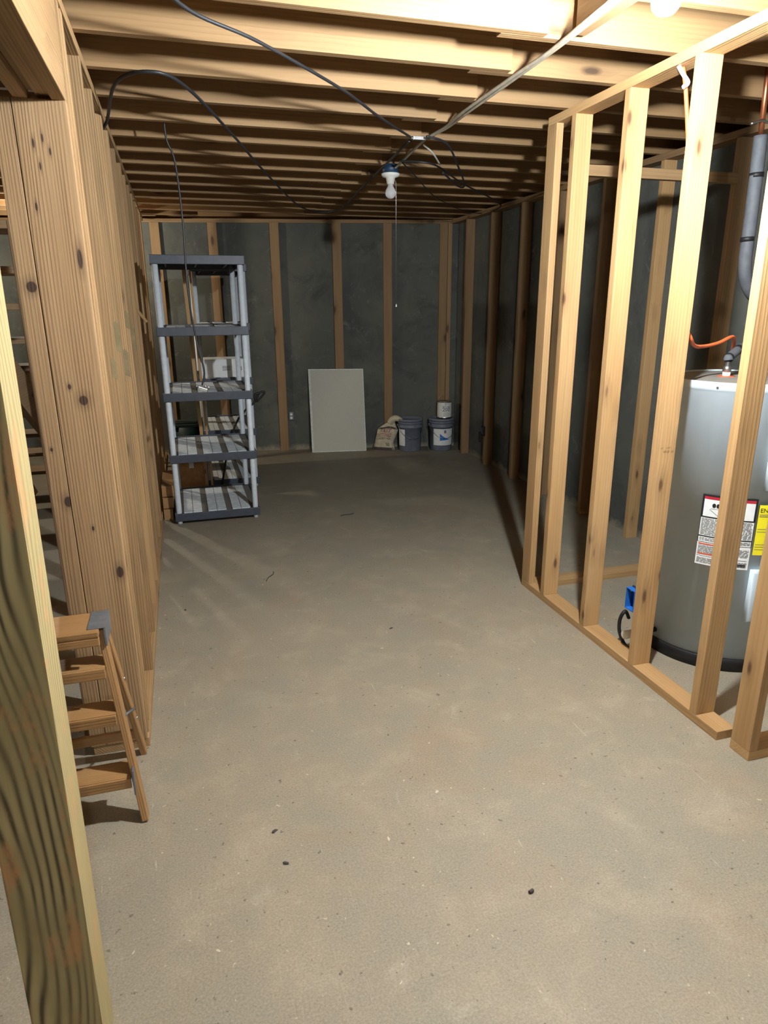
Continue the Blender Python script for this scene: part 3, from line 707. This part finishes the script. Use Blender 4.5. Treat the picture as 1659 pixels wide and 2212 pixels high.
bm = bmesh.new(); tube(bm, smooth_path([(-.084, 0, .15), (-.088, -.02, .19), (-.075, -.03, .235), (-.035, -.03, .262), (-.01, -.03, .27)], 6), .0016, 6); obj('bail', bm, STEEL, t)
o = thing('loose_wire', 'thin grey wire arcing between the two buckets', 'wire', (2.66, 7.15, 0))
bm = bmesh.new(); tube(bm, smooth_path([(.06, .04, .58), (-.0, .05, .50), (-.06, .06, .40), (-.07, .03, .36), (-.05, -.02, .2), (-.03, -.04, .0045)], 6), .0022, 6)
obj('wire', bm, GREYINK, o)

# cement bag
t = thing('cement_bag', 'torn paper concrete-mix bag slumped against the left bucket', 'bag', (2.19, 7.445, 0), math.radians(-36))
def bagpt(u, v, s):
    """u -1..1 across, v 0..1 up"""
    wd = .125*(1-.10*v) if v < .72 else .125*(.928-(v-.72)/.28*.55)
    th = .050*(max(0, 1-abs(u)**4))**.5*(1-.12*v if v < .7 else max(.25, .916-(v-.7)*2.2))
    x = u*wd+.10*v*v+.01*math.sin(9*v+u*2)
    z = .34*v+.012*math.sin(u*3+1)*v
    y = s*th+.006*math.sin(11*u+7*v)*s*v
    return Vector((x, y, max(z, 0.0)))
bm = bmesh.new(); NU, NV = 16, 18
for s in (-1, 1):
    g_ = [[bm.verts.new(bagpt(-1+2*i/NU, j/NV, s)) for i in range(NU+1)] for j in range(NV+1)]
    for j in range(NV):
        for i in range(NU):
            f = bm.faces.new((g_[j][i], g_[j][i+1], g_[j+1][i+1], g_[j+1][i])); f.smooth = True
bmesh.ops.remove_doubles(bm, verts=bm.verts[:], dist=.0005)
bmesh.ops.holes_fill(bm, edges=[e for e in bm.edges if e.is_boundary])
bag = obj('sack', bm, BAGP, t)
bm = bmesh.new(); tube(bm, smooth_path([(.085, 0, .315), (.11, -.005, .355), (.15, .0, .372), (.20, .005, .355), (.215, .005, .335)], 5), .02, 10, radii=[.045-.001*i for i in range(21)]); obj('twisted_neck', bm, BAGP, t)
def bfn(u0, v0, su=1.0):
    def f(x, z):
        u = u0+x/.12*su; v = v0+z/.34; p = bagpt(max(-.97, min(.97, u)), v, -1); p.y -= .0022; return p
    return f
bm = bmesh.new(); put_text(bm, 'FAST', .062, bfn(-.02, .60, .9)); put_text(bm, 'SETTING', .056, bfn(-.05, .46, .80)); obj('red_lettering', bm, BAGRED, bag)
bm = bmesh.new(); put_text(bm, 'CONCRETE MIX', .028, bfn(-.05, .37, .95)); put_text(bm, '50', .052, bfn(.45, .15)); obj('black_lettering', bm, INK, bag)
bm = bmesh.new(); N = 12
for (va, vb) in ((.0, .10), (.735, .80)):
    for i in range(N):
        ua, ub = -.95+1.9*i/N, -.95+1.9*(i+1)/N
        q = [bagpt(ua, va, -1), bagpt(ub, va, -1), bagpt(ub, vb, -1), bagpt(ua, vb, -1)]
        for p in q: p.y -= .0018
        bm.faces.new([bm.verts.new(p) for p in q])
obj('printed_band', bm, BAGDK, bag)

# ------------------------------------------------------------------ small electrical boxes
x = 1.205; t = thing('outlet_box', 'small metal outlet box on the back wall beside the knotty stud', 'outlet', (1.165, yb(1.165)-.036, .40), ang)
bm = bmesh.new(); box(bm, -.025, .025, -.002, .034, -.045, .045, .003); obj('box', bm, GALV, t)
for dz in (-.02, .02):
    bm = bmesh.new(); tube(bm, [(0, -.0025, dz), (0, -.006, dz)], .014, 12); obj('socket', bm, WHITEP, t)
t = thing('switch_box', 'small black box fixed near the foot of the right wall stud', 'switch box', (2.948, 6.36, .36))
bm = bmesh.new(); box(bm, -.012, .010, -.03, .03, -.05, .05, .003); obj('box', bm, BLACK, t)
bm = bmesh.new(); box(bm, -.016, -.0125, -.02, .02, -.03, .03, .001); obj('cover', bm, SLATE, t)

# ------------------------------------------------------------------ light fixtures
def fixture(name, label, x, y, lit):
    t = thing(name, label, 'light', (x, y, 2.4965))
    bm = bmesh.new(); lathe(bm, [(0, 0), (.054, 0), (.054, -.052), (0, -.052)], 8); obj('junction_box', bm, DKBLUE, t)
    bm = bmesh.new(); lathe(bm, [(0, -.053), (.060, -.053), (.060, -.060), (.052, -.072), (.030, -.078), (.024, -.115), (.0, -.115)], 32); obj('lampholder', bm, WHITEP, t)
    bm = bmesh.new()
    lathe(bm, [(0, -.1155), (.017, -.1155), (.018, -.125), (.022, -.135), (.032, -.152), (.036, -.169), (.032, -.187), (.020, -.200), (0, -.206)], 20)
    obj('bulb', bm, GLOW if lit else GLASS, t)
    bm = bmesh.new(); pts = [(.024, -.01, -.090), (.032, -.012, -.098), (.034, -.013, -.12), (.034, -.013, -.87)]
    tube(bm, pts, .0013, 6); obj('pull_chain', bm, STEEL if not lit else STEEL, t)
    bm = bmesh.new(); lathe(bm, [(0, -.87), (.003, -.875), (.006, -.890), (0, -.893)], 10, .034, -.013); obj('chain_bell', bm, WHITEP, t)
    return t
fixture('ceiling_light', 'unlit bare bulb in a white pull-chain lampholder on a blue box', 1.434, 4.677, False)
fx = fixture('ceiling_light', 'burning bare bulb by the right partition top plate', 1.215, 1.661, True)
for ch in list(fx.children):
    if ch.name.startswith('pull_chain') or ch.name.startswith('chain_bell'): bpy.data.objects.remove(ch)

# ------------------------------------------------------------------ cables
def cable(name, label, pts, r, mat, group=None, sub=8, extra=None):
    c = Vector(pts[len(pts)//2]); bm = bmesh.new(); tube(bm, [p-c for p in smooth_path(pts, sub)], r, 8)
    o = obj(name, bm, mat, loc=c); tag(o, label, 'cable', group); return o
cable('coaxial_cable', 'black cable slanting under the joists from upper left to the centre splice', [(-.1, 1.9, 2.47), (.09, 2.41, 2.472), (.349, 2.635, 2.465), (.745, 3.10, 2.472), (1.0, 3.44, 2.466), (1.306, 3.861, 2.48)], .006, CABLE)
cable('coaxial_cable', 'black cable looping from the left partition across to the centre splice', [(-.30, 3.76, 2.38), (-.232, 3.72, 2.43), (-.155, 3.308, 2.485), (-.022, 3.12, 2.486), (.117, 3.26, 2.484), (.357, 3.99, 2.478), (.641, 4.96, 2.475), (1.12, 6.50, 2.48), (1.40, 6.95, 2.48), (1.56, 6.70, 2.48), (1.455, 5.524, 2.478), (1.37, 4.61, 2.474), (1.305, 3.90, 2.476)], .007, CABLE)
cable('coaxial_cable', 'black cable curving from the unlit fixture to the back right corner', [(1.414, 4.42, 2.472), (1.566, 4.317, 2.45), (1.762, 4.545, 2.455), (2.09, 5.014, 2.46), (2.775, 5.816, 2.45), (2.93, 6.3, 2.45)], .006, CABLE)
cable('coaxial_cable', 'black cable loop hanging right of the centre splice', [(1.36, 3.78, 2.474), (1.504, 3.851, 2.46), (1.735, 4.244, 2.425), (1.979, 4.72, 2.405), (1.97, 4.80, 2.405), (1.72, 4.46, 2.425)], .006, CABLE)
cable('coaxial_cable', 'thin black cable drooping behind the unlit bulb toward the right wall', [(1.442, 4.45, 2.47), (1.669, 4.829, 2.455), (2.088, 5.582, 2.45), (2.638, 6.312, 2.45), (2.90, 6.467, 2.45)], .004, CABLE)
hc = cable('hanging_cable', 'black cable hanging down in front of the shelving with a splitter at its end', [(.028, 3.955, 2.734), (.028, 3.96, 2.58), (.03, 3.99, 2.435), (.063, 4.0, 2.33), (.076, 4.0, 2.044), (.071, 4.0, 1.718), (.095, 4.0, 1.425), (.122, 4.0, 1.272), (.104, 4.0, 1.19)], .005, CABLE)
c0 = hc.location.copy()
bm = bmesh.new(); box(bm, -.026, .026, -.010, .010, -.009, .009, .002); sp_ = obj('splitter', bm, STEEL, hc, loc=(Vector((.104, 3.995, 1.168))-c0)); sp_.rotation_euler = (0, .35, 0)
for k in (-.03, .012, .03):
    bm = bmesh.new(); tube(bm, [(k, 0, .008), (k, 0, .028)] if k > 0 else [(-.026, 0, 0), (-.042, 0, .012)], .004, 8); obj('connector', bm, STEEL, sp_)
cable('romex_cable', 'flat white electrical cable running back under the joist laps', [(1.25, .6, 2.485), (1.30, 1.5, 2.488), (1.334, 2.093, 2.486), (1.368, 2.501, 2.484), (1.376, 2.845, 2.488), (1.382, 3.337, 2.486), (1.408, 3.644, 2.488), (1.40, 3.95, 2.486), (1.45, 4.5, 2.480), (1.45, 4.62, 2.47)], .0075, ROMEX, 'white cables under the joists')
cable('romex_cable', 'second white electrical cable alongside the first under the joists', [(1.28, .6, 2.482), (1.33, 1.5, 2.486), (1.355, 2.093, 2.485), (1.375, 2.45, 2.483), (1.395, 2.845, 2.487), (1.402, 3.337, 2.482), (1.42, 3.644, 2.486), (1.38, 3.90, 2.482)], .006, ROMEX, 'white cables under the joists')
o = cable('splice_strap', 'short white strap hanging at the centre splice', [(1.43, 4.02, 2.484), (1.52, 4.12, 2.468), (1.655, 4.35, 2.452)], .005, WHITEP, sub=4)
t = thing('cable_splitter', 'small silver splitter joining black cables under a joist', 'splitter', (1.34, 3.845, 2.476))
bm = bmesh.new(); box(bm, -.035, .035, -.012, .012, -.008, .010, .002); obj('body', bm, STEEL, t)
for dx in (-.045, .045):
    bm = bmesh.new(); tube(bm, [(dx, 0, 0), (dx*.72, 0, 0)], .006, 8); obj('connector', bm, STEEL, t)
# orange line behind the stamped stud
t = thing('orange_tubing', 'orange line dropping from the top plate and sagging over the water heater', 'tubing', (1.93, 2.44, 0))
bm = bmesh.new(); P0 = [(1.885, 2.44, 2.455), (1.905, 2.43, 2.36), (1.935, 2.41, 2.1), (1.945, 2.40, 1.75), (1.95, 2.38, 1.58), (1.97, 2.33, 1.49), (2.04, 2.38, 1.45), (2.16, 2.46, 1.44), (2.27, 2.50, 1.45), (2.40, 2.56, 1.47), (2.50, 2.66, 1.40)]
tube(bm, [p-Vector((1.93, 2.44, 0)) for p in smooth_path(P0, 8)], .008, 8); obj('tube', bm, ORANGE, t)
bm = bmesh.new(); tube(bm, smooth_path([(-.065, 0, 2.458), (-.05, -.01, 2.43), (-.03, -.02, 2.40), (-.05, -.02, 2.385)], 4), .008, 6); obj('tape_wrap', bm, PAPER, t)

# ------------------------------------------------------------------ water heater
HX, HY, HR, HZ = 2.439, 2.485, .34, 1.30
t = thing('water_heater', 'squat grey electric water heater behind the right partition', 'water heater', (HX, HY, 0))
bm = bmesh.new(); lathe(bm, [(0, .055), (HR, .055), (HR, HZ-.035), (HR+.003, HZ-.033), (HR+.003, HZ-.002), (HR-.006, HZ+.002), (HR-.010, HZ-.006), (0, HZ-.006)], 96); obj('tank', bm, TANK, t)
bm = bmesh.new(); lathe(bm, [(HR-.012, HZ-.0055), (HR-.05, HZ-.001), (0, HZ+.004)], 64); obj('top_cap', bm, TANKTOP, t)
bm = bmesh.new(); lathe(bm, [(0, 0), (HR+.006, 0), (HR+.007, .060), (HR+.001, .064), (HR+.0005, .05), (0, .05)], 96); obj('base_ring', bm, BLACK, t)
def cyl(a, z, r): a = math.radians(a); return Vector((r*math.cos(a), r*math.sin(a), z))
def cpanel(bm, a0, a1, z0, z1, r, n=None):
    n = n or max(2, int(abs(a1-a0)/3)); A = [[bm.verts.new(cyl(a0+(a1-a0)*i/n, z, r)) for i in range(n+1)] for z in (z0, z1)]
    for i in range(n): f = bm.faces.new((A[0][i], A[0][i+1], A[1][i+1], A[1][i])); f.smooth = True
def curved_block(bm, a0, a1, z0, z1, r0, r1, taper=2.2):
    n = 12; rings = []
    for rr, da, dz in ((r0, 0, 0), (r1-.006, 0.6, .004), (r1, taper, .014)):
        rings.append([[cyl(a0+da+(a1-a0-2*da)*i/n, z, rr) for i in range(n+1)] for z in (z0+dz, z1-dz)])
    R = [[bm.verts.new(p) for p in (rg[0]+rg[1][::-1])] for rg in rings]
    m = len(R[0])
    for q in range(2):
        for i in range(m): f = bm.faces.new((R[q][i], R[q][(i+1) % m], R[q+1][(i+1) % m], R[q+1][i])); f.smooth = True
    k_ = n+1
    for i in range(n): f = bm.faces.new((R[2][i], R[2][i+1], R[2][m-2-i], R[2][m-1-i])); f.smooth = True
for z0, z1 in ((.255, .505), (.86, 1.06)):
    bm = bmesh.new(); curved_block(bm, -113.5, -78, z0, z1, HR-.002, HR+.026); o = obj('access_panel', bm, TANK, t)
    bm = bmesh.new(); p = cyl(-95, z1-.03, HR+.026); q = cyl(-95, z1-.03, HR+.030); tube(bm, [p, q], .006, 8); obj('screw', bm, STEEL, o)
bm = bmesh.new(); cpanel(bm, -107, -84, .505, .86, HR+.010); cpanel(bm, -107, -107.6, .505, .86, HR+.005, 1); obj('wiring_channel', bm, TANK, t)
# left rating label
bm = bmesh.new(); cpanel(bm, -151.6, -115.5, .50, .82, HR+.0010); lb = obj('rating_label', bm, PAPER, t)
bm = bmesh.new(); r_ = HR+.0018
for z0, z1 in ((.814, .822), (.718, .724), (.630, .635)): cpanel(bm, -151.8, -115.3, z0, z1, r_)
for a0, a1 in ((-151.8, -150.4), (-116.7, -115.3)): cpanel(bm, a0, a1, .718, .822, r_)
for a0, a1 in ((-151.7, -151.3), (-115.9, -115.5)): cpanel(bm, a0, a1, .605, .718, r_)
cpanel(bm, -151.5, -115.6, .604, .606, r_); cpanel(bm, -151.0, -117, .540, .5415, r_)
cpanel(bm, -129, -117.5, .512, .524, r_)
r2 = HR+.0024
for k_, a in enumerate((-143.4, -140.6, -137.2, -134)):
    n = 16; c_ = []
    rad = .0085
    for i in range(n): c_.append(bm.verts.new(cyl(a+math.degrees(rad*.9*math.cos(2*PI*i/n)/HR), .776+rad*1.15*math.sin(2*PI*i/n), r2)))
    bm.faces.new(c_)
obj('black_print', bm, INK, lb)
bm = bmesh.new(); cpanel(bm, -150.4, -116.7, .802, .814, r_); obj('red_bar', bm, REDP, lb)
bm = bmesh.new()
for z in (.598, .552): cpanel(bm, -150.6, -138, z-.004, z+.002, r2)
obj('orange_bar', bm, ORANGEP, lb)
bm = bmesh.new(); random.seed(3)
z = .712
while z > .505:
    if not any(abs(z-q) < .006 for q in (.632, .605, .596, .550, .541)):
        a = -150.5
        while a < -117:
            L_ = random.uniform(.8, 3.5)
            if not (z > .53 and -135 < a < -133): cpanel(bm, a, min(a+L_, -116.6), z, z+.0022, r2, 1)
            a += L_+random.uniform(.3, .8)
    z -= .0052
obj('fine_print', bm, GREYINK, lb)
bm = bmesh.new()
pts = [cyl(a, z, HR+.003) for a, z in ((-134, .758), (-145, .762), (-146, .757), (-140, .732), (-134, .726))]
tube(bm, pts, .0006, 4); obj('outline_print', bm, GREYINK, lb)
# yellow guide label
bm = bmesh.new(); cpanel(bm, -114.6, -92, .575, .80, HR+.012); yl = obj('energy_label', bm, YELLOWP, t)
bm = bmesh.new(); put_text(bm, 'ENERGYGUIDE', .026, lambda x, z_: cyl(-114.0+math.degrees(x/(HR+.013)), .768+z_, HR+.0132), 'LEFT'); obj('lettering', bm, INK, yl)
bm = bmesh.new()
for z in (.757, .752, .747, .692, .68, .622, .612, .600): cpanel(bm, -114, -104-random.uniform(0, 4), z, z+.002, HR+.0128, 3)
obj('fine_print', bm, GREYINK, yl)
bm = bmesh.new(); p = cyl(-152, HZ-.02, HR+.003); q = cyl(-152, HZ-.02, HR+.006); tube(bm, [p, q], .005, 10); obj('screw', bm, STEEL, t)
# top fitting
bm = bmesh.new(); lathe(bm, [(0, HZ+.001), (.036, HZ+.001), (.036, HZ+.005), (0, HZ+.006)], 24, -.10, .02); obj('red_washer', bm, REDP if False else ORANGEP, t)
bm = bmesh.new(); lathe(bm, [(.016, HZ+.004), (.017, HZ+.022), (0, HZ+.022)], 20, -.10, .02); obj('nipple', bm, WHITEP, t)
bm = bmesh.new(); lathe(bm, [(.012, HZ+.022), (.019, HZ+.024), (.019, HZ+.045), (.013, HZ+.048), (.013, HZ+.068), (0, HZ+.068)], 6, -.10, .02); obj('brass_union', bm, STEEL, t)
# drain
bm = bmesh.new(); p = cyl(-178, .10, HR-.005); q = cyl(-178, .10, HR+.14); tube(bm, [p, q], .012, 12); dv = obj('drain_valve', bm, BLACK, t)
bm = bmesh.new(); p = cyl(-178, .10, HR+.14); q = cyl(-178, .10, HR+.182); tube(bm, [p, q], .020, 16); obj('drain_cap', bm, WHITEP, dv)
# pipes
cx_, cy_ = HX-.10, HY+.02
t2 = thing('insulated_pipe', 'grey foam-insulated pipe dropping from the ceiling to the water heater', 'pipe', (2.57, 2.75, 0)); o0 = Vector((2.57, 2.75, 0))
bm = bmesh.new(); P0 = [(2.573, 2.75, 2.33), (2.580, 2.75, 2.1), (2.583, 2.75, 1.93), (2.585, 2.75, 1.80), (2.62, 2.76, 1.71), (2.69, 2.77, 1.645), (2.80, 2.78, 1.60), (2.87, 2.78, 1.5), (2.80, 2.74, 1.44), (2.70, 2.70, 1.43), (2.60, 2.65, 1.425), (2.48, 2.59, 1.42), (2.40, 2.535, 1.405), (cx_+.006, cy_+.004, 1.385), (cx_, cy_, 1.374)]
SP = smooth_path(P0, 8)
tube(bm, [p-o0 for p in SP], .028, 16, radii=[.029 if i < 60 else .029-.009*min(1, (i-60)/20) for i in range(len(SP))]); obj('foam_sleeve', bm, INSUL, t2)
for zc in (2.17, 1.90):
    bm = bmesh.new(); tube(bm, [(2.579-2.57, 0, zc+.01), (2.580-2.57, 0, zc-.01)], .0305, 16); obj('tape_band', bm, BLACK, t2)
for i in (len(SP)-22, len(SP)-10):
    bm = bmesh.new(); rr_ = .029-.009*min(1, (i-60)/20)+.0012; tube(bm, [SP[i]-o0, SP[i+3]-o0], rr_, 16); obj('tape_band', bm, BLACK, t2)
bm = bmesh.new(); tube(bm, [(.002, 0, 2.32), (-.012, 0, 2.72)], .012, 12); obj('copper_pipe', bm, COPPER, t2)
bm = bmesh.new(); tube(bm, smooth_path([(-.07, -.01, 2.37), (-.02, -.02, 2.385), (.01, -.015, 2.38), (.05, 0, 2.39), (.10, .02, 2.41)], 4), .006, 6); obj('hanger_strap', bm, STEEL, t2)
# blue electrical box behind the stamped stud
t = thing('electrical_box', 'open blue plastic electrical box nailed low on the stamped stud', 'electrical box', (XP+.036, 2.370, .335))
bm = bmesh.new()
box(bm, -.036, .034, -.030, -.027, -.05, .05); box(bm, -.036, .034, .027, .030, -.05, .05); box(bm, -.036, .034, -.027, .027, -.05, -.047); box(bm, -.036, .034, -.027, .027, .047, .05); box(bm, .031, .034, -.027, .027, -.047, .047)
obj('box', bm, BLUEBOX, t)
bm = bmesh.new(); tube(bm, [(-.005, -.02, .056), (-.005, .024, .056)], .0025, 6); tube(bm, [(-.005, .024, .056), (-.005, .026, .056)], .005, 8); obj('nail', bm, STEEL, t)
bm = bmesh.new(); tube(bm, [(-.034, 0, .044), (-.030, 0, .044)], .003, 8); obj('screw_boss', bm, STEEL, t)
t = thing('black_cord', 'black cord looped on the floor behind the stamped stud', 'cord', (1.98, 2.50, 0))
bm = bmesh.new(); tube(bm, smooth_path([(.02, .05, .14), (-.02, .03, .19), (-.045, .03, .15), (-.045, .02, .08), (-.01, .0, .010), (.04, .0, .010), (.07, .05, .010)], 7), .0085, 8); obj('cord', bm, BLACK, t)

# ------------------------------------------------------------------ little things on the floor
random.seed(11)
spots = [('brown twig', 1.178, 5.06, .12, .003, .2, GREENP, 'thin dark green strip lying on the floor in the middle distance'),
         ('stick', .42, 3.95, .16, .002, 1.1, BLACK, 'thin dark stick on the floor in front of the shelving'),
         ('bark', .83, 1.35, .014, .005, .3, BAGDK, 'dark bark chip on the bare floor at the bottom centre')]
for nm_, x, y, L_, h_, rz, m_, lab in spots:
    bm = bmesh.new(); tube(bm, smooth_path([(-L_/2, 0, h_), (-L_/6, L_*.05, h_), (L_/5, -.02*L_, h_), (L_/2, L_*.08, h_)], 4), h_, 6)
    o = obj('floor_debris', bm, m_, loc=(x, y, 0)); o.rotation_euler = (0, 0, rz); tag(o, lab, 'debris', 'debris on the concrete floor')
for x, y, lab in [(.155, 1.80, 'tiny wood chip on the floor right of the ladder foot'), (.17, 1.66, 'crumb of dirt on the floor below the ladder foot'), (.93, 3.05, 'small brown chip on the floor in the centre of the aisle'), (-.1, 3.6, 'dark leaf bit on the floor beside the left partition')]:
    bm = bmesh.new(); bmesh.ops.create_icosphere(bm, subdivisions=1, radius=.008)
    for v in bm.verts: v.co = Vector((v.co.x*1.5, v.co.y*.7, v.co.z*.35+.0028)) + Vector((random.uniform(-.002, .002), random.uniform(-.002, .002), 0))
    o = obj('floor_debris', bm, BAGDK, loc=(x, y, 0)); o.rotation_euler = (0, 0, random.uniform(0, 3)); tag(o, lab, 'debris', 'debris on the concrete floor')
